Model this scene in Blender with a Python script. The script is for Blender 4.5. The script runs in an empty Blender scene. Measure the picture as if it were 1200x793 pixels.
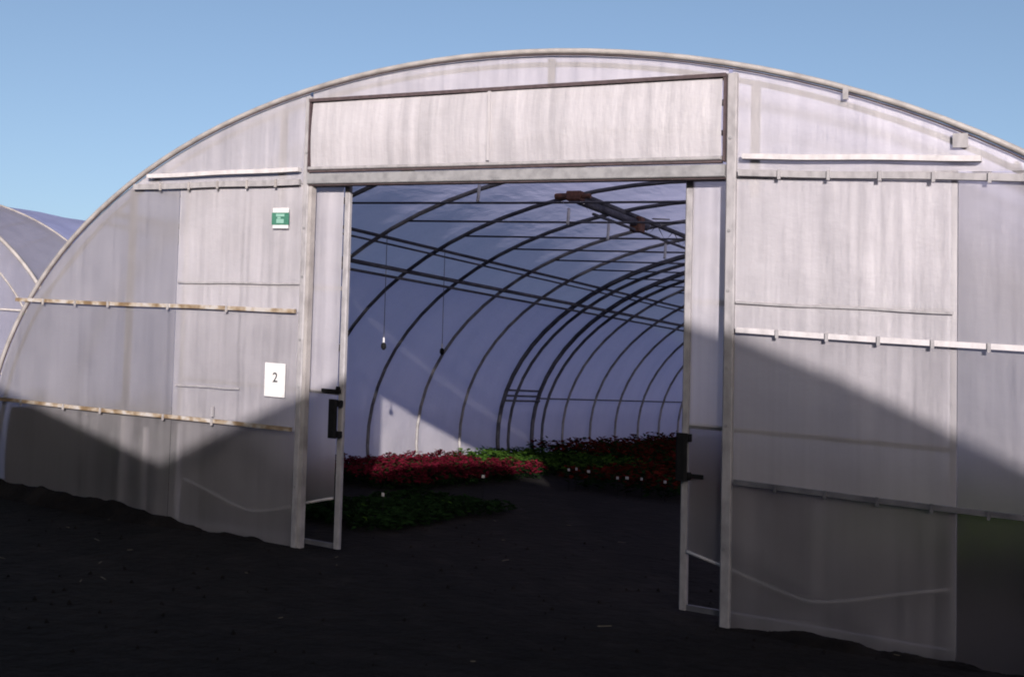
import bpy, math, random
import numpy as np
from mathutils import Vector, Matrix
random.seed(7); rng = np.random.default_rng(7)
SC = bpy.context.scene
COL = SC.collection
SL = -0.0543                      # the land falls gently towards the right (metres per metre)

# ---------------------------------------------------------------- camera
CAM = (4.3045, -7.5091, 1.3763); YAW, PITCH, ROLL = 0.49931, 0.05241, 0.02546
cd = bpy.data.cameras.new('camera'); cam = bpy.data.objects.new('camera', cd); COL.objects.link(cam)
cd.sensor_width = 36; cd.lens = 1331.18 / 1200 * 36; cd.clip_end = 3000; cd.clip_start = 0.05
f = Vector((-math.sin(YAW) * math.cos(PITCH), math.cos(YAW) * math.cos(PITCH), math.sin(PITCH)))
r = Vector((math.cos(YAW), math.sin(YAW), 0)); u = r.cross(f)
r, u = r * math.cos(ROLL) + u * math.sin(ROLL), -r * math.sin(ROLL) + u * math.cos(ROLL)
m = Matrix((r, u, -f)).transposed().to_4x4(); m.translation = CAM
cam.matrix_world = m
SC.camera = cam

# ---------------------------------------------------------------- sky, sun, exposure
SUN_EL = math.radians(12.4)
LD = Vector((-0.543 * math.cos(SUN_EL), 0.84 * math.cos(SUN_EL), -math.sin(SUN_EL)))   # direction the light travels
w = bpy.data.worlds.new('World'); SC.world = w; w.use_nodes = True
nt = w.node_tree; sky = nt.nodes.new('ShaderNodeTexSky'); sky.sky_type = 'NISHITA'; sky.sun_disc = False
sky.sun_elevation = SUN_EL; sky.sun_rotation = math.atan2(-LD.x, -LD.y)
sky.air_density = 0.7; sky.dust_density = 2.6; sky.ozone_density = 1.0
bg = nt.nodes['Background']; bg.inputs[1].default_value = 0.082
nt.links.new(sky.outputs[0], bg.inputs[0])
sd = bpy.data.lights.new('sun', 'SUN'); sd.energy = 5.0; sd.angle = math.radians(0.6); sd.color = (1.0, 0.925, 0.885)
so = bpy.data.objects.new('sun', sd); COL.objects.link(so); so.rotation_euler = LD.to_track_quat('-Z', 'Y').to_euler()
so.location = (20, -30, 12)
vs = SC.view_settings; vs.view_transform = 'Standard'; vs.look = 'None'; vs.exposure = 1.15; vs.gamma = 1.0
SC.cycles.use_denoising = True; SC.cycles.filter_width = 1.9
SC.cycles.caustics_refractive = False; SC.cycles.max_bounces = 12; SC.cycles.transparent_max_bounces = 32; SC.cycles.diffuse_bounces = 5; SC.cycles.transmission_bounces = 8

# ---------------------------------------------------------------- materials
def mat(name):
    mm = bpy.data.materials.new(name); mm.use_nodes = True
    n = mm.node_tree.nodes; n.remove(n['Principled BSDF'])
    return mm, n, mm.node_tree.links, n['Material Output']
def noise(n, l, scale, detail=4, vec=(1, 1, 1), rough=0.55):
    tc = n.new('ShaderNodeNewGeometry'); mp = n.new('ShaderNodeMapping'); mp.inputs['Scale'].default_value = vec
    t = n.new('ShaderNodeTexNoise'); t.inputs['Scale'].default_value = scale; t.inputs['Detail'].default_value = detail; t.inputs['Roughness'].default_value = rough
    l.new(tc.outputs['Position'], mp.inputs[0]); l.new(mp.outputs[0], t.inputs['Vector'])
    return t.outputs['Fac']
def ramp(n, l, fac, stops):
    rp = n.new('ShaderNodeValToRGB'); e = rp.color_ramp.elements
    while len(e) < len(stops): e.new(0.5)
    for k, (p, c) in enumerate(stops): e[k].position = p; e[k].color = (*c, 1) if len(c) == 3 else c
    l.new(fac, rp.inputs[0]); return rp.outputs[0]
def solid(name, stops, rough=0.6, metal=0.0, scale=8, vec=(1, 1, 1), bump=0.0, bscale=40, spec=0.4):
    mm, n, l, out = mat(name)
    p = n.new('ShaderNodeBsdfPrincipled'); p.inputs['Roughness'].default_value = rough; p.inputs['Metallic'].default_value = metal
    p.inputs['Specular IOR Level'].default_value = spec
    l.new(ramp(n, l, noise(n, l, scale, 5, vec), stops), p.inputs['Base Color'])
    if bump:
        b = n.new('ShaderNodeBump'); b.inputs['Strength'].default_value = bump; b.inputs['Distance'].default_value = 0.05
        l.new(noise(n, l, bscale, 6), b.inputs['Height']); l.new(b.outputs[0], p.inputs['Normal'])
    l.new(p.outputs[0], out.inputs[0]); return mm
def film(name, refl, trans, clear, clear_col, streak=(5.0, 0.35), gloss=0.04, contrast=0.16, hazy=0.0):
    """greenhouse film: part clear, part milky; streaks of dust run down it"""
    mm, n, l, out = mat(name)
    s1 = noise(n, l, 1.0, 6, (streak[0], 2.0, streak[1]), 0.62)
    s2 = noise(n, l, 1.3, 9, (0.9, 0.9, 0.9), 0.72)
    mx = n.new('ShaderNodeMath'); mx.operation = 'ADD'; l.new(s1, mx.inputs[0]); l.new(s2, mx.inputs[1])
    hf = n.new('ShaderNodeMath'); hf.operation = 'MULTIPLY'; hf.inputs[1].default_value = 0.5; l.new(mx.outputs[0], hf.inputs[0])
    lo = tuple(max(0, c * (1 - contrast * 1.3)) for c in refl); hi = tuple(min(0.95, c * (1 + contrast)) for c in refl)
    rc = ramp(n, l, hf.outputs[0], [(0.36, lo), (0.5, refl), (0.64, hi)])
    d = n.new('ShaderNodeBsdfDiffuse'); l.new(rc, d.inputs[0])
    t = n.new('ShaderNodeBsdfTranslucent'); t.inputs[0].default_value = (*trans, 1)
    add = n.new('ShaderNodeAddShader'); l.new(d.outputs[0], add.inputs[0]); l.new(t.outputs[0], add.inputs[1])
    g = n.new('ShaderNodeBsdfGlossy'); g.inputs['Roughness'].default_value = 0.42; g.inputs[0].default_value = (1, 1, 1, 1)
    b = n.new('ShaderNodeBump'); b.inputs['Strength'].default_value = 0.4; b.inputs['Distance'].default_value = 0.04
    w1 = noise(n, l, 1.0, 4, (6, 2, 1.1)); w2 = noise(n, l, 1.0, 5, (2.2, 2.2, 3.4), 0.6)
    wa = n.new('ShaderNodeMath'); wa.operation = 'ADD'; l.new(w1, wa.inputs[0]); l.new(w2, wa.inputs[1]); l.new(wa.outputs[0], b.inputs['Height'])
    for q in (d, t, g): l.new(b.outputs[0], q.inputs['Normal'])
    mg = n.new('ShaderNodeMixShader'); mg.inputs[0].default_value = gloss; l.new(add.outputs[0], mg.inputs[1]); l.new(g.outputs[0], mg.inputs[2])
    tr = n.new('ShaderNodeBsdfTransparent'); tr.inputs[0].default_value = (*clear_col, 1)
    mc = n.new('ShaderNodeMixShader'); mc.inputs[0].default_value = clear
    if hazy > 0:                                          # blurred see-through
        rf = n.new('ShaderNodeBsdfRefraction'); rf.inputs['Roughness'].default_value = 0.6; rf.inputs['IOR'].default_value = 1.12; rf.inputs[0].default_value = (0.95, 0.95, 0.95, 1)
        mh = n.new('ShaderNodeMixShader'); mh.inputs[0].default_value = hazy / (1 - clear)
        l.new(mg.outputs[0], mh.inputs[1]); l.new(rf.outputs[0], mh.inputs[2]); mg = mh
    l.new(mg.outputs[0], mc.inputs[1]); l.new(tr.outputs[0], mc.inputs[2]); l.new(mc.outputs[0], out.inputs[0])
    return mm

M = {}
M['soil'] = solid('dark soil', [(0.3, (0.003, 0.0024, 0.0024)), (0.55, (0.0065, 0.0052, 0.005)), (0.75, (0.013, 0.0105, 0.010))], 1.0, 0, 3.5, bump=1.0, bscale=9, spec=0.1)
W1 = (1, 1, 1)
def cool(v): v *= 0.86; return (v, v * 0.95, v * 1.02)
M['film_top'] = film('gable film, top', cool(0.345), cool(0.09), 0.03, W1, streak=(14, 0.4), hazy=0.40, gloss=0.050, contrast=0.22)
M['film_outer'] = film('gable film, outer', cool(0.285), cool(0.08), 0.03, W1, streak=(12, 0.35), hazy=0.53, gloss=0.015, contrast=0.16)
M['film_inner'] = film('gable film, door pocket', cool(0.385), cool(0.09), 0.03, W1, streak=(16, 0.3), hazy=0.40, gloss=0.050, contrast=0.22)
M['film_outer_mid'] = film('gable film, outer middle', cool(0.245), cool(0.07), 0.03, W1, streak=(12, 0.35), hazy=0.55, gloss=0.012, contrast=0.18)
M['film_inner_mid'] = film('gable film, pocket middle', cool(0.34), cool(0.09), 0.03, W1, streak=(16, 0.3), hazy=0.48, gloss=0.012, contrast=0.22)
M['film_low'] = film('clear skirt film', cool(0.22), cool(0.04), 0.28, W1, streak=(9, 0.5), hazy=0.34, gloss=0.006, contrast=0.3)
M['film_clear'] = film('clear corner film', cool(0.14), cool(0.03), 0.20, W1, streak=(9, 0.5), hazy=0.60, gloss=0.006, contrast=0.3)
M['transom_film'] = film('double transom film', cool(0.26), cool(0.10), 0.03, W1, streak=(12, 0.5), gloss=0.070, contrast=0.2)
M['leaf_film'] = film('door film', cool(0.40), cool(0.11), 0.04, W1, streak=(14, 0.25), hazy=0.46, gloss=0.012, contrast=0.22)
M['leaf_low'] = film('door film, clear lower part', cool(0.20), cool(0.04), 0.10, W1, streak=(14, 0.25), hazy=0.62, gloss=0.008, contrast=0.35)
M['roof_film'] = film('roof film', (0.19, 0.18, 0.185), (0.30, 0.295, 0.425), 0.04, (0.85, 0.88, 1.0), streak=(0.5, 0.5), gloss=0.03)
M['old_roof'] = film('old blue roof film', (0.12, 0.13, 0.20), (0.26, 0.29, 0.52), 0.05, (0.8, 0.85, 1.0), streak=(0.5, 0.5), gloss=0.03)
M['end_film'] = film('end bay film', (0.11, 0.108, 0.13), (0.20, 0.20, 0.26), 0.10, (0.9, 0.9, 0.95), streak=(0.5, 0.5), gloss=0.03)
M['far_film'] = film('old cloudy film', (0.14, 0.13, 0.13), (0.05, 0.05, 0.05), 0.25, (0.9, 0.9, 0.9))
M['white'] = solid('white painted metal', [(0.3, (0.13, 0.125, 0.134)), (0.6, (0.19, 0.182, 0.194))], 0.6, 0, 9, (2, 2, 1), spec=0.15)
M['bright'] = solid('white batten', [(0.3, (0.24, 0.228, 0.24)), (0.6, (0.31, 0.295, 0.31))], 0.6, 0, 9, (2, 2, 1), spec=0.2)
M['galv'] = solid('galvanised steel', [(0.3, (0.12, 0.118, 0.127)), (0.6, (0.18, 0.177, 0.187))], 0.5, 0.25, 14)
M['rim'] = solid('weathered rim tube', [(0.3, (0.14, 0.128, 0.128)), (0.6, (0.22, 0.205, 0.205))], 0.55, 0.1, 6)
M['rust'] = solid('rust stained batten', [(0.38, (0.23, 0.215, 0.21)), (0.5, (0.17, 0.135, 0.10)), (0.62, (0.09, 0.058, 0.03))], 0.8, 0, 3, (3, 3, 3))
M['tube'] = solid('dark steel tube', [(0.3, (0.035, 0.035, 0.045)), (0.65, (0.09, 0.088, 0.10))], 0.6, 0.3, 6)
M['pipe'] = solid('galvanised rib tube', [(0.3, (0.09, 0.085, 0.085)), (0.65, (0.20, 0.19, 0.19))], 0.6, 0.1, 6)
M['seal_and_gap_shade'] = solid('dark gasket', [(0.3, (0.02, 0.012, 0.014)), (0.7, (0.045, 0.03, 0.034))], 0.8, 0, 20)  # dark seals; the same tone paints the shadow gap round the transom
M['black'] = solid('black plastic', [(0.3, (0.003, 0.003, 0.0035)), (0.7, (0.007, 0.007, 0.008))], 0.8, 0, 20, spec=0.08)
M['rusty'] = solid('rusty housing', [(0.3, (0.05, 0.025, 0.018)), (0.65, (0.16, 0.07, 0.045))], 0.8, 0, 16)
M['plastic'] = solid('white plastic', [(0.3, (0.33, 0.325, 0.33)), (0.7, (0.40, 0.395, 0.40))], 0.5, 0, 20)
M['green'] = solid('green sign face', [(0.3, (0.018, 0.075, 0.052)), (0.7, (0.028, 0.10, 0.07))], 0.5, 0, 20)
M['palegreen'] = solid('pale sign print', [(0.3, (0.11, 0.21, 0.18)), (0.7, (0.14, 0.25, 0.21))], 0.5, 0, 20)
M['ink'] = solid('black ink', [(0.3, (0.02, 0.02, 0.025)), (0.7, (0.03, 0.03, 0.035))], 0.7, 0, 20)
M['shed'] = solid('grey sheet cladding', [(0.3, (0.10, 0.10, 0.10)), (0.7, (0.16, 0.15, 0.15))], 0.8, 0, 3)
def leafmat(name, a, b, tr):
    mm, n, l, out = mat(name)
    c = ramp(n, l, noise(n, l, 5, 3), [(0.35, a), (0.65, b)])
    d = n.new('ShaderNodeBsdfDiffuse'); l.new(c, d.inputs[0]); t = n.new('ShaderNodeBsdfTranslucent'); l.new(c, t.inputs[0])
    mx = n.new('ShaderNodeMixShader'); mx.inputs[0].default_value = tr; l.new(d.outputs[0], mx.inputs[1]); l.new(t.outputs[0], mx.inputs[2]); l.new(mx.outputs[0], out.inputs[0])
    return mm
M['leaf_dark'] = leafmat('dark green leaf', (0.005, 0.012, 0.005), (0.012, 0.028, 0.009), 0.25)
M['leaf_green'] = leafmat('fresh green leaf', (0.022, 0.05, 0.008), (0.045, 0.09, 0.015), 0.3)
M['leaf_pale'] = leafmat('light green leaf', (0.05, 0.085, 0.012), (0.09, 0.14, 0.025), 0.35)  # brighter green than the other leaves
M['bract_red'] = leafmat('red bract', (0.05, 0.0045, 0.010), (0.095, 0.008, 0.018), 0.2)
M['bract_dark'] = leafmat('dark red bract', (0.035, 0.005, 0.004), (0.08, 0.012, 0.008), 0.2)
M['straw'] = solid('pale straw', [(0.3, (0.05, 0.042, 0.03)), (0.7, (0.13, 0.11, 0.08))], 0.9, 0, 20)

# ---------------------------------------------------------------- mesh helpers (x, y, z above the sloping ground)
def gz(x):
    a = abs(x)
    if a > 30: a = 30 + 40 * math.tanh((a - 30) / 40)
    return SL * math.copysign(a, x)
class MB:
    def __init__(s): s.v = []; s.f = []; s.mi = []
    def add(s, vs, fs, mi=0):
        o = len(s.v); s.v += [tuple(q) for q in vs]; s.f += [tuple(o + i for i in q) for q in fs]; s.mi += [mi] * len(fs); return s
    def box(s, x0, x1, y0, y1, z0, z1, mi=0, c=0.0):
        """box with small chamfers on its long edges when c > 0"""
        if c <= 0:
            s.add([(x0, y0, z0), (x1, y0, z0), (x1, y1, z0), (x0, y1, z0), (x0, y0, z1), (x1, y0, z1), (x1, y1, z1), (x0, y1, z1)],
                  [(3, 2, 1, 0), (4, 5, 6, 7), (0, 1, 5, 4), (1, 2, 6, 5), (2, 3, 7, 6), (3, 0, 4, 7)], mi); return s
        if (x1 - x0) >= (z1 - z0):
            pr = [(y0 + c, z0), (y1 - c, z0), (y1, z0 + c), (y1, z1 - c), (y1 - c, z1), (y0 + c, z1), (y0, z1 - c), (y0, z0 + c)]
            vs = [(x0, a, b) for a, b in pr] + [(x1, a, b) for a, b in pr]
        else:
            pr = [(x0 + c, y0), (x1 - c, y0), (x1, y0 + c), (x1, y1 - c), (x1 - c, y1), (x0 + c, y1), (x0, y1 - c), (x0, y0 + c)]
            vs = [(a, b, z0) for a, b in pr] + [(a, b, z1) for a, b in pr]
        s.add(vs, [tuple(range(8))[::-1], tuple(range(8, 16))] + [(i, (i + 1) % 8, 8 + (i + 1) % 8, 8 + i) for i in range(8)], mi); return s
    def tube(s, pts, rad, n=6, mi=0, rads=None):
        P = [Vector(q) for q in pts]; o = len(s.v); up = None
        for i, q in enumerate(P):
            t = (P[min(i + 1, len(P) - 1)] - P[max(i - 1, 0)]).normalized()
            if up is None: up = Vector((0, 1, 0)) if abs(t.y) < 0.9 else Vector((0, 0, 1))
            a = t.cross(up).normalized(); b = a.cross(t)
            rr = rads[i] if rads else rad
            for k in range(n):
                an = 2 * math.pi * k / n; s.v.append(tuple(q + (a * math.cos(an) + b * math.sin(an)) * rr))
        for i in range(len(P) - 1):
            for k in range(n):
                s.f.append((o + i * n + k, o + i * n + (k + 1) % n, o + (i + 1) * n + (k + 1) % n, o + (i + 1) * n + k)); s.mi.append(mi)
        s.f.append(tuple(o + k for k in range(n))[::-1]); s.f.append(tuple(o + (len(P) - 1) * n + k for k in range(n))); s.mi += [mi, mi]
        return s
    def grid(s, fn, nu, nv, mi=0):
        vs = [fn(i / nu, j / nv) for j in range(nv + 1) for i in range(nu + 1)]
        return s.add(vs, [(j * (nu + 1) + i, j * (nu + 1) + i + 1, (j + 1) * (nu + 1) + i + 1, (j + 1) * (nu + 1) + i) for j in range(nv) for i in range(nu)], mi)
    def build(s, name, mats, parent=None, smooth=False, org=None):
        """vertices are in site coordinates; the mesh is stored relative to its (grand)parent's base"""
        b = base(parent) if parent else (Vector(org) if org else Vector((0, 0, 0)))
        me = bpy.data.meshes.new(name)
        me.from_pydata([(x - b.x, y - b.y, z + gz(x) - b.z) for x, y, z in s.v], [], s.f)
        for q in (mats if isinstance(mats, (list, tuple)) else [mats]): me.materials.append(M[q])
        me.polygons.foreach_set('material_index', s.mi)
        if smooth: me.polygons.foreach_set('use_smooth', [True] * len(me.polygons))
        me.update()
        o = bpy.data.objects.new(name, me); COL.objects.link(o)
        if parent: o.parent = parent
        else: o.location = b
        return o
def base(o):
    b = Vector((0, 0, 0))
    while o: b += o.location; o = o.parent
    return b
def thing(name, label, cat, x, y, z=0.0, group=None):
    e = bpy.data.objects.new(name, None); COL.objects.link(e); e.location = (x, y, z + gz(x)); e.empty_display_size = 0.3
    return tag(e, label, cat, group)
def tag(o, label, cat, group=None):
    o['label'] = label; o['category'] = cat
    if group: o['group'] = group
    return o
def wob(x, z, a=0.012, ph=0.0):
    return a * (math.sin(2.3 * x + 1.1 * z + ph) + 0.6 * math.sin(5.1 * x - 0.7 * z + 2 * ph) + 0.4 * math.sin(1.3 * x + 4.7 * z))

# ---------------------------------------------------------------- ground
def ground():
    xs = sorted(set([-900, -500, -250, -120, -70, -45] + list(np.arange(-30, 30.1, 0.6).round(2)) + [45, 70, 120, 250, 500, 900]))
    ys = sorted(set([-900, -400, -150, -80, -50] + list(np.arange(-36, 40.1, 0.6).round(2)) + [60, 100, 200, 400, 900]))
    mb = MB(); nx = len(xs)
    def h(x, y):
        if abs(x) > 29 or abs(y) > 39: return 0
        return -0.01 + 0.006 * math.sin(2.1 * x + 0.4 * y) + 0.007 * math.sin(1.3 * y - 0.8 * x) + rng.uniform(-.003, .003)
    mb.add([(x, y, h(x, y)) for y in ys for x in xs], [(j * nx + i, j * nx + i + 1, (j + 1) * nx + i + 1, (j + 1) * nx + i) for j in range(len(ys) - 1) for i in range(nx - 1)])
    o = mb.build('ground', 'soil', smooth=True); o['kind'] = 'structure'
ground()

# ---------------------------------------------------------------- tunnel greenhouses
AA, BB, Z0 = 5.766, 3.662, 0.362
def arch_pt(x0, y, t, k=1.0, a=AA, b=BB, z0=Z0):
    return (x0 + k * a * math.cos(t), y, z0 + k * b * math.sin(t))
def arch_z(x, k=1.0): return Z0 + k * BB * math.sqrt(max(0, 1 - (x / (k * AA)) ** 2))
T0 = -math.asin(Z0 / BB)
def rib_path(x0, y, k, n=40, a=AA, b=BB, z0=Z0):
    t0 = -math.asin(min(1, z0 / b)) if z0 < b * 0.5 else -0.0
    P = [arch_pt(x0, y, t0 + (math.pi - 2 * t0) * i / n, k, a, b, z0) for i in range(n + 1)]
    P = [q for q in P if q[2] >= -0.02]
    if P[0][2] > 0.02: P = [(P[0][0], y, 0.0)] + P + [(P[-1][0], y, 0.0)]
    return P
def roof_grid(x0, y0, y1, nb, k=1.0, sag=0.006, a=AA, b=BB, z0=Z0, tr=None):
    t0 = -math.asin(min(1, z0 / b)) if z0 < b * 0.5 else 0.0
    def fn(uu, vv):
        y = y0 + (y1 - y0) * vv; ph = (vv * nb) % 1.0
        kk = k - sag * math.sin(math.pi * ph) ** 2
        return arch_pt(x0, y, t0 + (math.pi - 2 * t0) * uu, kk, a, b, z0)
    return MB().grid(fn, 48, nb * 4)
RY = [1.09 + 1.32 * i for i in range(21)]; YE = RY[-1] + 1.32

gh = thing('greenhouse', 'large film tunnel greenhouse with its sliding doors open, number sheet beside the doorway', 'greenhouse', 0, 0)
roof_grid(0, 0.03, YE, 22, 0.996).build('roof_film', 'roof_film', gh, True)
# ribs and tie bars, each its own piece
for i, y in enumerate(RY):
    big = i in (7, 8)
    MB().tube(rib_path(0, y, 0.983), 0.042 if big else 0.027, 6).build('rib', 'tube' if (big or i in (1, 3, 4)) else 'pipe', gh, True)
    if big: MB().tube(rib_path(0, y + 0.10, 0.955), 0.03, 6).build('rib', 'tube', gh, True)
    zt = 3.28; xt = 0.983 * AA * math.sqrt(1 - ((zt - Z0) / (0.983 * BB)) ** 2)
    MB().tube([(-xt, y, zt), (-xt / 3, y, zt - 0.012), (xt / 3, y, zt - 0.012), (xt, y, zt)], 0.0125, 5).build('tie_bar', 'tube', gh, True)
MB().tube(rib_path(0, YE, 0.983), 0.03, 6).build('rib', 'pipe', gh, True)
# purlins run the length of the tunnel
for sx in (-1, 1):
    for px, pz, rr in ((4.17, 2.80, 0.03), (4.24, 2.70, 0.02), (3.69, 3.10, 0.022), (3.76, 3.035, 0.014)):
        MB().tube([(sx * px, 0.1, pz), (sx * px, YE, pz)], rr, 6).build('purlin', 'tube', gh, True)
    MB().tube([(sx * 5.565, RY[8], 1.08), (sx * 5.565, YE, 1.08)], 0.016, 6).build('side_rail', 'tube', gh, True)
    for zz in (1.03, 1.12, 1.22):
        MB().tube([(sx * 5.52, RY[7], zz), (sx * 5.52, RY[8], zz)], 0.02, 6).build('rung', 'tube', gh, True)
# lattice girder below the roof with the rusty vent drive
g1 = MB().tube([(-1.62, 4.95, 3.80), (-1.62, YE, 3.80)], 0.035, 6)
g1.tube([(-1.62, 5.4, 3.62), (-1.62, YE, 3.62)], 0.02, 6)
gy = 4.95
while gy < YE - 0.7:
    g1.tube([(-1.62, gy, 3.80), (-1.62, gy + 0.33, 3.62), (-1.62, gy + 0.66, 3.80)], 0.010, 4); gy += 0.66
girder = g1.build('roof_girder', 'tube', gh, True)
dr = MB().box(-1.72, -1.54, 4.82, 4.98, 3.70, 3.82, c=0.02).tube([(-1.90, 4.9, 3.76), (-1.72, 4.9, 3.76)], 0.042, 10).tube([(-1.54, 4.88, 3.76), (-1.42, 4.88, 3.76)], 0.03, 8)
vd = dr.build('vent_drive', 'rusty', gh)
MB().tube([(-1.62, 5.0, 3.72), (-1.62, 7.2, 3.72)], 0.055, 8).build('drive_shaft', 'tube', vd, True)
MB().box(-1.70, -1.54, 6.75, 6.95, 3.6, 3.8, c=0.02).build('bearing', 'rusty', vd)
MB().tube([(-1.45, 6.98, 3.80), (-1.2, 6.98, 3.79)], 0.012, 5).build('bracket', 'plastic', vd, True)

# front gable ------------------------------------------------------------------------------------
rim = MB().tube(rib_path(0, -0.008, 1.0, 72), 0.022, 8).build('front_rim', 'rim', gh, True)
MB().tube(rib_path(0, -0.022, 0.9915, 72), 0.006, 5).build('film_clamp', 'seal_and_gap_shade', rim, True)
MB().tube(rib_path(0, 0.05, 0.976, 60), 0.02, 6).build('front_rib', 'pipe', gh, True)
def sheet(xa, xb, za, zb, nx, nz, ph, mt, name='film_panel'):
    """one sheet of film inside the arch, gently baggy between its battens"""
    def fn(uu, vv):
        x = xa + (xb - xa) * uu; lim = arch_z(x, 0.993); zt = min(zb, lim); zl = min(za, zt)
        z = zl + (zt - zl) * vv; ed = math.sin(math.pi * uu) * math.sin(math.pi * vv)
        return (x, 0.002 + wob(x, z, 0.010, ph) * ed + 0.004 * ed * math.sin(17 * x + 6 * z), z)
    return MB().grid(fn, nx, nz).build(name, mt, gh, True)
XL, XR = -1.765, 1.865             # inner faces of the door posts
PX = ((-5.725, -3.252, 'outer'), (-3.248, XL - 0.03, 'inner'), (XR + 0.03, 3.358, 'inner'), (3.362, 5.725, 'outer'))
for k, (xa, xb, wh) in enumerate(PX):
    n = 30 if wh == 'outer' else 20
    sheet(xa, xb, -0.04, 0.948, n, 10, k, 'film_clear' if k == 3 else 'film_low')
    sheet(xa, xb, 0.952, 1.948, n, 10, k + .5, 'film_%s_mid' % wh)
    sheet(xa, xb, 1.952, 3.038, n, 12, k + .8, 'film_' + wh)
sheet(-5.0, XL - 0.03, 3.042, 9, 30, 8, 5.0, 'film_top'); sheet(XR + 0.03, 5.0, 3.042, 9, 30, 8, 6.0, 'film_top')
sheet(XL, XR, 3.755, 9, 30, 4, 2.9, 'film_top', 'top_film')
# door posts
for xa, xb in ((XL - 0.058, XL), (XR, XR + 0.07)):
    po = MB().box(xa, xb, -0.03, 0.02, -0.05, arch_z(max(abs(xa), abs(xb)), 0.99) - 0.02, c=0.008).build('door_post', 'white', gh)
    for zz in (0.5, 1.33, 1.72, 2.25, 2.66, 3.3):
        MB().tube([(xa + 0.03, -0.036, zz), (xa + 0.03, -0.026, zz)], 0.012, 6).build('screw', 'galv', po)
MB().box(XL - 0.002 + 0.004, XL + 0.035, -0.02, 0.04, 0, 3.025).build('door_stop', 'rim', gh)
# lintel beam and transom
MB().box(XL + 0.003, XR - 0.003, -0.05, 0.06, 3.03, 3.118, c=0.006).build('lintel_beam', 'galv', gh)
MB().box(XL + 0.003, XR - 0.003, -0.03, 0.03, 3.018, 3.028).build('beam_seal', 'seal_and_gap_shade', gh)
def tr_fn(uu, vv):
    x = XL + 0.03 + (XR - XL - 0.06) * uu; z = 3.145 + 0.575 * vv
    return (x, -0.035 - 0.035 * math.sin(math.pi * vv) * (0.6 + 0.4 * math.sin(math.pi * ((uu * 2) % 1.0))) + wob(x, z, 0.004), z)
tp = MB().grid(tr_fn, 48, 10).build('transom_panel', 'transom_film', gh, True)
MB().box(XL + 0.002, XR - 0.002, -0.058, -0.01, 3.724, 3.750).build('gap_shade_bar', 'seal_and_gap_shade', tp)  # dark bars round the transom stand in for its shadow gap
MB().box(XL + 0.004, XL + 0.016, -0.055, -0.01, 3.137, 3.721).build('gap_shade_bar', 'seal_and_gap_shade', tp)
MB().box(XR - 0.018, XR - 0.004, -0.055, -0.01, 3.137, 3.721).build('gap_shade_bar', 'seal_and_gap_shade', tp)
MB().box(XL + 0.021, XR - 0.023, -0.07, -0.03, 3.145, 3.172, c=0.006).build('bottom_rail', 'white', tp)
MB().box(XL + 0.021, XR - 0.023, -0.055, -0.02, 3.126, 3.142).build('gap_shade_bar', 'seal_and_gap_shade', tp)
MB().box(-0.012, 0.012, -0.082, -0.073, 3.18, 3.715).build('seam', 'transom_film', tp)
MB().box(0.45, 0.50, 0.018, 0.05, 3.77, arch_z(0.5) - 0.05).build('top_stud', 'white', gh)
# battens on the film
def batten(xa, xb, za, zb, h, mt, y0=-0.045, clips=(), cm='rust', name='batten'):
    n = 14; mb = MB()
    P = [(xa + (xb - xa) * i / n, za + (zb - za) * i / n + 0.0025 * math.sin(7 * i + xa)) for i in range(n + 1)]
    vs = []
    for x, z in P: vs += [(x, y0, z - h / 2), (x, y0, z + h / 2), (x, -0.014, z + h / 2), (x, -0.014, z - h / 2)]
    fs = [(4 * i + k, 4 * i + 4 + k, 4 * i + 4 + (k + 1) % 4, 4 * i + (k + 1) % 4) for i in range(n) for k in range(4)] + [(0, 1, 2, 3), (4 * n + 3, 4 * n + 2, 4 * n + 1, 4 * n)]
    o = mb.add(vs, fs).build(name, mt, gh)
    for cx in clips:
        z = za + (zb - za) * (cx - xa) / (xb - xa)
        MB().box(cx - 0.010, cx + 0.010, y0 - 0.012, y0 - 0.001, z - h / 2 - 0.018, z + h / 2 + 0.003).build('clip', cm, o)
cl = [2.24 + 0.327 * i for i in range(9)]
batten(-5.36, XL - 0.09, 1.93, 1.96, 0.034, 'rust', clips=[-4.95, -4.5, -4.06, -3.3, -2.6], cm='rim')
batten(-5.66, XL - 0.09, 0.935, 0.97, 0.034, 'rust', clips=[-5.2, -4.6, -4.1, -3.3, -2.72], cm='rim')
batten(XR + 0.09, 5.30, 1.98, 1.93, 0.036, 'bright', clips=cl, cm='white')
batten(XR + 0.09, 5.62, 0.955, 0.925, 0.034, 'tube', clips=cl, cm='tube')  # dark tube colour stands in for the shadow on this rail
batten(-3.80, XL - 0.09, 3.03, 3.05, 0.05, 'white', clips=[-3.45, -3.1, -2.76, -2.42, -2.1], cm='rim')
batten(XR + 0.09, 4.0, 3.055, 2.985, 0.045, 'white', clips=cl[:6], cm='white')
for xa, xb, za, zb in ((-3.62, XL - 0.09, 3.125, 3.155), (XR + 0.12, 3.50, 3.165, 3.115)):
    batten(xa, xb, za, zb, 0.036, 'bright', y0=-0.06, name='door_track')
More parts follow.
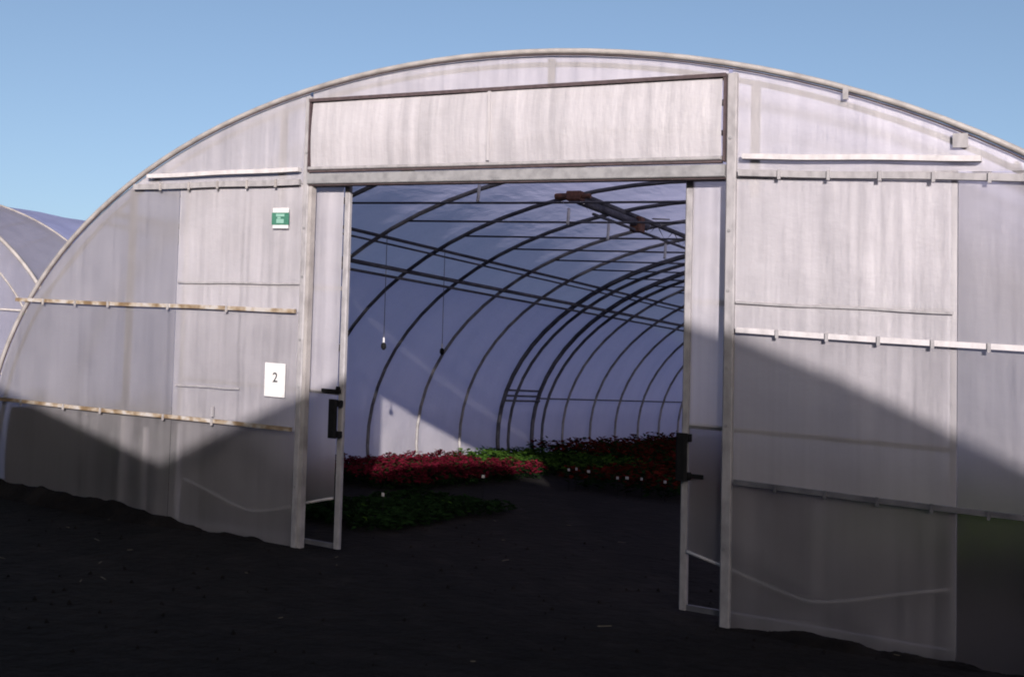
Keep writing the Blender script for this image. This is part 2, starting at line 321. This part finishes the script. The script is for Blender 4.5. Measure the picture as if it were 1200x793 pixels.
# studs behind and on the film
for sx, z1 in ((-3.87, arch_z(3.87) - 0.06), (3.95, arch_z(3.95) - 0.06)):
    MB().box(sx - 0.03, sx + 0.03, 0.022, 0.07, 0, z1).build('stud', 'rim', gh)
MB().box(-3.615, -3.575, 0.03, 0.06, -0.02, 0.83).build('stake', 'rim', gh)
MB().tube([(-4.26, 0.035, 2.70), (-5.08, 0.035, 1.94)], 0.022, 6).build('corner_brace', 'white', gh, True)
MB().tube([(4.30, 0.035, 2.66), (5.08, 0.035, 1.94)], 0.022, 6).build('corner_brace', 'white', gh, True)
MB().box(3.33, 3.42, -0.03, -0.018, 3.19, 3.28).build('bracket', 'white', gh)
MB().box(2.65, 2.685, -0.03, -0.018, 3.53, 3.61).build('bracket', 'white', gh)
MB().box(-2.745, -2.725, -0.04, -0.018, 1.0, 1.09).build('bracket', 'white', gh)
for xx in (-2.1, 2.05): MB().box(xx - 0.03, xx + 0.03, 0.022, 0.06, 2.9, arch_z(2.1) - 0.07).build('hanger', 'white', gh)

for xa, xb, za, zb in ((-3.22, XL - 0.06, 2.165, 2.19), (-3.20, -2.45, 1.245, 1.262), (XR + 0.08, 3.34, 2.17, 2.155)):  # added pale strips stand in for door cross rails showing through the film
    batten(xa, xb, za, zb, 0.016, 'white', y0=-0.02, name='added_rail_strip')
for sx in (-1, 1):                 # black sheets added to darken the foot of the side walls near the door
    def sk(uu, vv):
        z = 0.88 * vv - 0.02; return (sx * (0.972 * AA * math.sqrt(1 - ((z - Z0) / (0.972 * BB)) ** 2) - 0.01 * math.sin(40 * uu) * (1 - vv)), 0.12 + 2.5 * uu, z)
    MB().grid(sk, 30, 4).build('added_shade_sheet', 'black', gh, True)
# sliding doors (parked open behind the film)
def sliding_door(xa, xb, inner, hz):
    yd = 0.10; st = 0.04; wi = 0.055
    fm = MB().box(xa, xa + (wi if inner == 'a' else st), yd, yd + 0.045, 0.02, 3.075, c=0.008)
    fm2 = MB().box(xb - (wi if inner == 'b' else st), xb, yd, yd + 0.045, 0.02, 3.075, c=0.008)
    d = bpy.data.objects.new('sliding_door', None); COL.objects.link(d); d.parent = gh
    fm.build('stile', 'white', d); fm2.build('stile', 'white', d)
    x0, x1 = xa + (wi if inner == 'a' else st) + 0.002, xb - (wi if inner == 'b' else st) - 0.002
    for za, zb, mt in ((3.03, 3.073, 'white'), (2.155, 2.19, 'rim'), (1.285, 1.32, 'tube'), (0.022, 0.06, 'tube')):  # middle rail's dark tube colour stands in for the shadow on it
        MB().box(x0, x1, yd + 0.004, yd + 0.04, za, zb).build('cross_rail', mt, d)
    def hem(x): 
        q = (x - x0) / (x1 - x0); return 0.43 - 0.20 * (1 - abs(2 * q - 1) ** 1.25) + 0.01 * math.sin(9 * q)
    def dfilm(low):
        def fn(uu, vv):
            x = x0 + (x1 - x0) * uu; zl, zh = (hem(x), 1.30) if low else (1.304, 3.028); z = zl + (zh - zl) * vv
            return (x, yd - 0.004 - abs(wob(x, z, 0.006, 4.0)) * math.sin(math.pi * uu), z)
        return fn
    MB().grid(dfilm(False), 20, 20).build('door_film', 'leaf_film', d, True)
    MB().grid(dfilm(True), 20, 12).build('door_film', 'leaf_low', d, True)
    MB().tube([(x0 + (x1 - x0) * i / 14, yd - 0.012, hem(x0 + (x1 - x0) * i / 14)) for i in range(15)], 0.012, 5).build('hem', 'bright', d, True)
    # black D pull on the stile
    hx = (xa + 0.03) if inner == 'a' else (xb - 0.045); z0, z1 = hz
    hb = MB().box(hx - 0.04, hx + 0.04, yd - 0.095, yd - 0.05, z0, z1, c=0.015)
    hb.box(hx - 0.05, hx + 0.05, yd - 0.052, yd - 0.003, z0 + 0.005, z0 + 0.06, c=0.008).box(hx - 0.05, hx + 0.05, yd - 0.052, yd - 0.003, z1 - 0.06, z1 - 0.005, c=0.008)
    hb.build('handle', 'black', d)
    if inner == 'b': MB().box(hx - 0.16, hx + 0.03, yd - 0.03, yd - 0.008, 1.30, 1.33).tube([(hx, yd - 0.02, 1.315), (hx + 0.015, yd - 0.03, 1.35)], 0.02).build('latch', 'black', d)
    else: MB().box(hx + 0.02, hx + 0.14, yd - 0.03, yd - 0.008, z0 + 0.02, z0 + 0.05).build('latch', 'black', d)
    return d
sliding_door(-3.27, -1.425, 'b', (0.93, 1.25))
sliding_door(1.53, 3.345, 'a', (0.92, 1.25))
# rear gable
def rear(uu, vv):
    x = -5.72 + 11.44 * uu; zt = arch_z(x, 0.99); return (x, YE, -0.02 + (zt + 0.02) * vv)
MB().grid(rear, 30, 12).build('rear_film', 'roof_film', gh, True)

# ---------------------------------------------------------------- signs on the film
s1 = thing('number_sign', 'white sheet with the number 2 beside the doorway', 'sign', -2.045, -0.03, 1.22)
MB().box(-2.155, -1.935, -0.034, -0.028, 1.225, 1.51).build('plate', 'plastic', s1)
fc = bpy.data.curves.new('two', 'FONT'); fc.body = '2'; fc.size = 0.115; fc.extrude = 0.0005; fc.align_x = 'CENTER'; fc.align_y = 'CENTER'; fc.offset = 0.0015
fo = bpy.data.objects.new('two', fc); COL.objects.link(fo); dg = bpy.context.evaluated_depsgraph_get()
me = bpy.data.meshes.new_from_object(fo.evaluated_get(dg)); bpy.data.objects.remove(fo); me.materials.clear(); me.materials.append(M['ink'])
num = bpy.data.objects.new('numeral', me); COL.objects.link(num); num.parent = s1; num.rotation_euler = (math.pi / 2, 0, 0)
num.location = (0.005, -0.0055, 0.165)
s2 = thing('exit_sign', 'small green sign between white strips, high up left of the doorway', 'sign', -2.045, -0.03, 2.66)
MB().box(-2.13, -1.96, -0.034, -0.028, 2.655, 2.83).build('plate', 'plastic', s2)
MB().box(-2.138, -1.952, -0.038, -0.0345, 2.685, 2.79).build('green_face', 'green', s2)
MB().box(-2.085, -2.005, -0.0405, -0.0385, 2.70, 2.735).box(-2.075, -2.04, -0.0405, -0.0385, 2.738, 2.752).box(-2.09, -2.0, -0.0405, -0.0385, 2.756, 2.778).build('pictogram', 'palegreen', s2)

# ---------------------------------------------------------------- hanging things in the tunnel
for (x, y, za, zb, q) in ((-1.53, RY[1], 3.30, 3.43, 'nearest the lintel'), (-1.15, RY[2], 3.26, 3.40, 'second from the lintel'), (-1.25, RY[3], 3.26, 3.42, 'third from the lintel'), (-1.02, RY[4], 3.20, 3.35, 'fourth from the lintel')):
    t = tag(MB().tube([(x, y, zb + 0.02), (x + 0.008, y - 0.02, zb - 0.03), (x, y - 0.02, za), (x - 0.006, y - 0.02, za - 0.02)], 0.019, 6).build('tie_hanger', 'plastic', None, True, (x, y, za + gz(x))),
            'short white plastic hanger on a roof tie bar, ' + q, 'hanger', 'white hangers on the tie bars')
for (x, y, q) in ((-3.58, RY[2], 'nearer the left door'), (-3.58, RY[3], 'farther from the left door')):
    t = thing('hanging_sprinkler', 'small dark sprinkler head hanging from the roof, ' + q, 'sprinkler', x, y, 1.72, 'hanging sprinklers along the left side')
    MB().tube([(x, y, 3.14), (x, y, 1.86)], 0.005, 4).build('hose', 'tube', t)
    MB().tube([(x, y, 1.87), (x, y, 1.80)], 0.012, 6).build('connector', 'plastic', t)
    MB().tube([(x, y, 1.81), (x, y, 1.79), (x, y, 1.75), (x, y, 1.72)], 0.02, 8, rads=[0.012, 0.03, 0.032, 0.012]).build('head', 'black', t, True)

# ---------------------------------------------------------------- crops (masses of leaves)
def crop(name, label, cat, x0, x1, y0, y1, h, n, mats, wts, size=0.06, sp=0.34):
    """low plants set out in rows: each a dome of leaves, tops coloured by bracts"""
    mb = MB(); xs = np.arange(x0 + sp / 2, x1, sp); ys = np.arange(y0 + sp / 2, y1, sp)
    per = max(10, int(n / (len(xs) * len(ys))))
    for px in xs:
        for py in ys:
            cx, cy = px + rng.uniform(-.05, .05), py + rng.uniform(-.05, .05); hh = h * rng.uniform(0.75, 1.15); rr = sp * rng.uniform(.5, .72)
            for _ in range(per):
                a = rng.uniform(0, 2 * math.pi); q = math.sqrt(rng.uniform()); top = rng.uniform() ** 0.5
                z = hh * top * (1 - 0.45 * q * q); c = Vector((cx + rr * q * math.cos(a), cy + rr * q * math.sin(a), max(0.02, z)))
                d = Vector((math.cos(a), math.sin(a), rng.uniform(-.5, .6))).normalized(); sdv = d.cross(Vector((rng.uniform(-.4, .4), rng.uniform(-.4, .4), 1))).normalized()
                s = size * rng.uniform(.7, 1.4); nrm = sdv.cross(d)
                k = int(rng.choice(len(mats) - 1, p=wts)) + 1 if top > 0.72 else 0
                mb.add([c - d * s * .6, c + sdv * s * .42 + nrm * s * .1, c + d * s * .8, c - sdv * s * .42 + nrm * s * .1, c + nrm * s * -.08], [(0, 4, 1), (1, 4, 2), (2, 4, 3), (3, 4, 0)], k)
    o = mb.build(name, mats, None, False, ((x0 + x1) / 2, (y0 + y1) / 2, gz((x0 + x1) / 2))); o['kind'] = 'stuff'
    o['label'] = label; o['category'] = cat; return o
crop('flower_bed', 'bed of bright red flowering plants along the left wall', 'flowers', -5.5, -3.35, 4.2, 8.0, 0.24, 15000, ['leaf_dark', 'bract_red', 'leaf_dark'], [.85, .15], 0.045)
crop('plant_bed', 'strip of fresh green plants beside the red flowers', 'plants', -5.5, -3.2, 8.2, 10.9, 0.24, 4500, ['leaf_dark', 'leaf_green', 'leaf_dark'], [.8, .2])
crop('flower_bed', 'far bed of dull dark red plants at the back left', 'flowers', -5.5, -2.9, 11.1, 19.5, 0.38, 9000, ['leaf_dark', 'bract_dark', 'leaf_dark'], [.7, .3], 0.075)
crop('flower_bed', 'dark red plants behind the row of white labels', 'flowers', -2.85, 0.2, 7.0, 15.0, 0.30, 9000, ['leaf_dark', 'bract_dark', 'leaf_dark'], [.7, .3], 0.07)
crop('plant_bed', 'dark green plants just inside the doorway on the left', 'plants', -3.2, -1.9, 1.2, 4.0, 0.13, 4000, ['leaf_dark', 'leaf_dark', 'leaf_green'], [.99, .01], 0.05)
crop('plant_bed', 'green plants seen dimly through the film right of the doorway', 'plants', 1.9, 5.4, 2.4, 9.5, 0.72, 10000, ['leaf_dark', 'leaf_pale', 'leaf_dark'], [.75, .25], 0.08)
crop('flower_bed', 'brownish red plants behind the right sliding door', 'flowers', 1.0, 5.4, 9.8, 15.0, 0.40, 6000, ['leaf_dark', 'bract_dark', 'leaf_dark'], [.7, .3], 0.08)
crop('plant_bed', 'taller dark green plants behind the film at the lower left corner', 'plants', -5.66, -3.3, 0.25, 2.3, 0.95, 9000, ['leaf_dark', 'leaf_dark', 'leaf_green'], [.9, .1], 0.085)
OR = ('leftmost', 'second from left', 'third from left', 'middle one', 'third from right', 'second from right', 'rightmost')
PL = [(-2.28, 1.95, 'single white plant label low among the dark green plants'), (-2.65, 4.6, 'single white plant label in front of the bright red flowers')]
for q, (x, y) in zip(OR, ((-2.51, 6.72), (-2.45, 6.84), (-2.31, 6.94), (-1.71, 6.56), (-1.64, 6.72), (-1.43, 6.72), (-1.11, 6.75))):
    PL.append((x, y, 'small white plant label, %s of seven before the dark red plants' % q))
for (x, y, lb) in PL:
    t = thing('plant_label', lb, 'label', x, y, 0, 'white plant labels')
    h = rng.uniform(0.26, 0.30); ww = rng.uniform(0.012, 0.022)
    MB().tube([(x, y, -0.02), (x, y, h - 0.03)], 0.004, 4).build('stick', 'black', t)
    MB().box(x - ww, x + ww, y - 0.006, y - 0.001, h - 0.022, h + 0.014).build('plate', 'plastic', t)

# ---------------------------------------------------------------- neighbouring tunnel on the left, set back
NX, NY = -15.15, 4.2
nb = thing('greenhouse', 'neighbouring film tunnel greenhouse, set back at the far left edge', 'greenhouse', NX, NY)
roof_grid(NX, NY, NY + 1.5, 1, 0.996).build('end_bay_film', 'end_film', nb, True)
roof_grid(NX, NY + 1.5, NY + 31, 22, 0.996).build('roof_film', 'old_roof', nb, True)
for i in range(1, 24): MB().tube(rib_path(NX, NY + 1.5 + (i - 1) * 1.33, 0.985, 28), 0.028, 5).build('rib', 'pipe', nb, True)
MB().tube(rib_path(NX, NY - 0.02, 1.0, 60), 0.034, 7).build('front_rim', 'rim', nb, True)
MB().tube(rib_path(NX, NY + 1.5, 1.0, 60), 0.018, 6).build('film_seam', 'rim', nb, True)
def ngf(uu, vv):
    x = -5.72 + 11.44 * uu; zt = arch_z(x, 0.99); return (NX + x, NY + wob(x, zt * vv, 0.01), -0.02 + (zt + 0.02) * vv)
MB().grid(ngf, 40, 16).build('gable_film', 'end_film', nb, True)
MB().tube(rib_path(NX, NY - 0.01, 0.90, 50), 0.02, 6).build('inner_hoop', 'rim', nb, True)
for zz in (0.95, 1.95):
    xx = AA * math.sqrt(1 - ((zz - Z0) / BB) ** 2) - 0.1
    MB().tube([(NX - xx, NY - 0.03, zz), (NX + xx, NY - 0.03, zz)], 0.018, 6).build('batten', 'rim', nb, True)
def nrf(uu, vv):
    x = -5.72 + 11.44 * uu; zt = arch_z(x, 0.99); return (NX + x, NY + 31, -0.02 + (zt + 0.02) * vv)
MB().grid(nrf, 24, 4).build('rear_film', 'roof_film', nb, True)

# ---------------------------------------------------------------- across the yard, behind the viewpoint: their shadows fall on the gable
def far_tunnel(cx, label, y1=-9.5, top=4.79, a=4.3, L=26.0):
    """pointed-arch tunnel with straight side walls"""
    ht = top - gz(cx)
    t = thing('greenhouse', label, 'greenhouse', cx, y1, 0, 'tunnel greenhouses across the yard')
    hz = lambda d: ht - 0.30 * abs(d) - 0.035 * d * d + 0.05 * math.exp(-(d / 0.35) ** 2) - 0.05 - SL * d * 0
    P = [(-a, 0.0)] + [(-a + 2 * a * i / 40, hz(-a + 2 * a * i / 40) - (gz(cx - a + 2 * a * i / 40) - gz(cx))) for i in range(41)] + [(a, 0.0)]
    MB().grid(lambda uu, vv: (cx + P[round(uu * 42)][0], y1 - L * vv, P[round(uu * 42)][1]), 42, 10).build('roof_film', 'far_film', t, True)
    for y in (y1, y1 - L):
        MB().grid(lambda uu, vv: (cx + P[1 + round(uu * 40)][0], y, P[1 + round(uu * 40)][1] * vv), 40, 8).build('gable_film', 'far_film', t, True)
    for i in range(11):
        MB().tube([(cx + q[0], y1 - L * i / 10, q[1]) for q in P], 0.03, 5).build('rib', 'pipe', t, True)
far_tunnel(6.80, 'pointed tunnel greenhouse across the yard whose shadow lies over the doorway')
far_tunnel(15.5, 'unseen tunnel greenhouse added across the yard to the right to shade the ground')  # added out of view so the ground at lower right stays shaded
sh = thing('shed', 'gabled grey shed across the yard whose shadow covers the lower left corner', 'shed', -1.1, -9.5)
gs = gz(0)
ridx, ridz, eav = -1.06, 4.24, 2.72
zr, ze = ridz - gz(ridx), ridz - 0.29 * (eav - ridx) - gz(eav)
lx = ridx - (eav - ridx); zl = ridz - 0.29 * (eav - ridx) - gz(lx)
for y in (-9.5, -25.0):
    MB().add([(lx, y, -0.05), (eav, y, -0.05), (eav, y, ze), (ridx, y, zr), (lx, y, zl)], [(0, 1, 2, 3, 4)]).build('gable_wall', 'shed', sh)
for x, z in ((lx, zl), (eav, ze)):
    MB().add([(x, -9.5, -0.05), (x, -25, -0.05), (x, -25, z), (x, -9.5, z)], [(0, 1, 2, 3)]).build('side_wall', 'shed', sh)
for xa, za in ((lx, zl), (eav, ze)):
    MB().add([(xa, -9.4, za + 0.02), (ridx, -9.4, zr + 0.02), (ridx, -25.1, zr + 0.02), (xa, -25.1, za + 0.02), (xa, -9.4, za - 0.04), (ridx, -9.4, zr - 0.04), (ridx, -25.1, zr - 0.04), (xa, -25.1, za - 0.04)],
             [(0, 1, 2, 3), (7, 6, 5, 4), (0, 4, 5, 1), (1, 5, 6, 2), (2, 6, 7, 3), (3, 7, 4, 0)]).build('roof', 'shed', sh)

# ---------------------------------------------------------------- soil heaped on the film's edge
for xa, xb in ((-5.9, -1.86), (1.95, 5.9)):
    def bf(uu, vv):
        x = xa + (xb - xa) * uu; a = math.pi * vv; e = min(1, uu * 12, (1 - uu) * 12)
        hh = ((0.05 + 0.12 / (1 + math.exp(4 * (x + 3.5)))) + 0.012 * math.sin(3.1 * x) + 0.010 * math.sin(7.7 * x + 1) + 0.008 * math.sin(19 * x)) * (0.25 + 0.75 * e)
        return (x, -0.16 - 0.02 * math.sin(5 * x) + 0.32 * vv, -0.03 + hh * math.sin(a) ** 1.5 + rng.uniform(-.006, .006))
    o = MB().grid(bf, 90, 8).build('ground_berm', 'soil', None, True); o['kind'] = 'structure'
# ---------------------------------------------------------------- litter on the soil
mb = MB()
for _ in range(60):
    x, y = rng.uniform(-5, 6), rng.uniform(-6.5, 3.5); a = rng.uniform(0, 6.3); ln = rng.uniform(0.02, 0.09)
    d = Vector((math.cos(a), math.sin(a), 0)) * ln
    mb.tube([Vector((x, y, 0.012)), Vector((x, y, 0.018)) + d], 0.003, 3)
for _ in range(700):
    x, y = rng.uniform(-6, 6.5), rng.uniform(-6.5, 2.5); s = rng.uniform(0.006, 0.022)
    P = [(x + s * math.cos(k * 1.26) * rng.uniform(.7, 1.2), y + s * math.sin(k * 1.26) * rng.uniform(.7, 1.2), -0.01) for k in range(5)] + [(x + rng.uniform(-.3, .3) * s, y, s * rng.uniform(.5, .9))]
    mb.add(P, [(k, (k + 1) % 5, 5) for k in range(5)], 1)
o = mb.build('soil_litter', ['straw', 'soil']); o['kind'] = 'stuff'; o['label'] = 'bits of straw and crumbs of dark soil in front of the doorway'; o['category'] = 'litter'
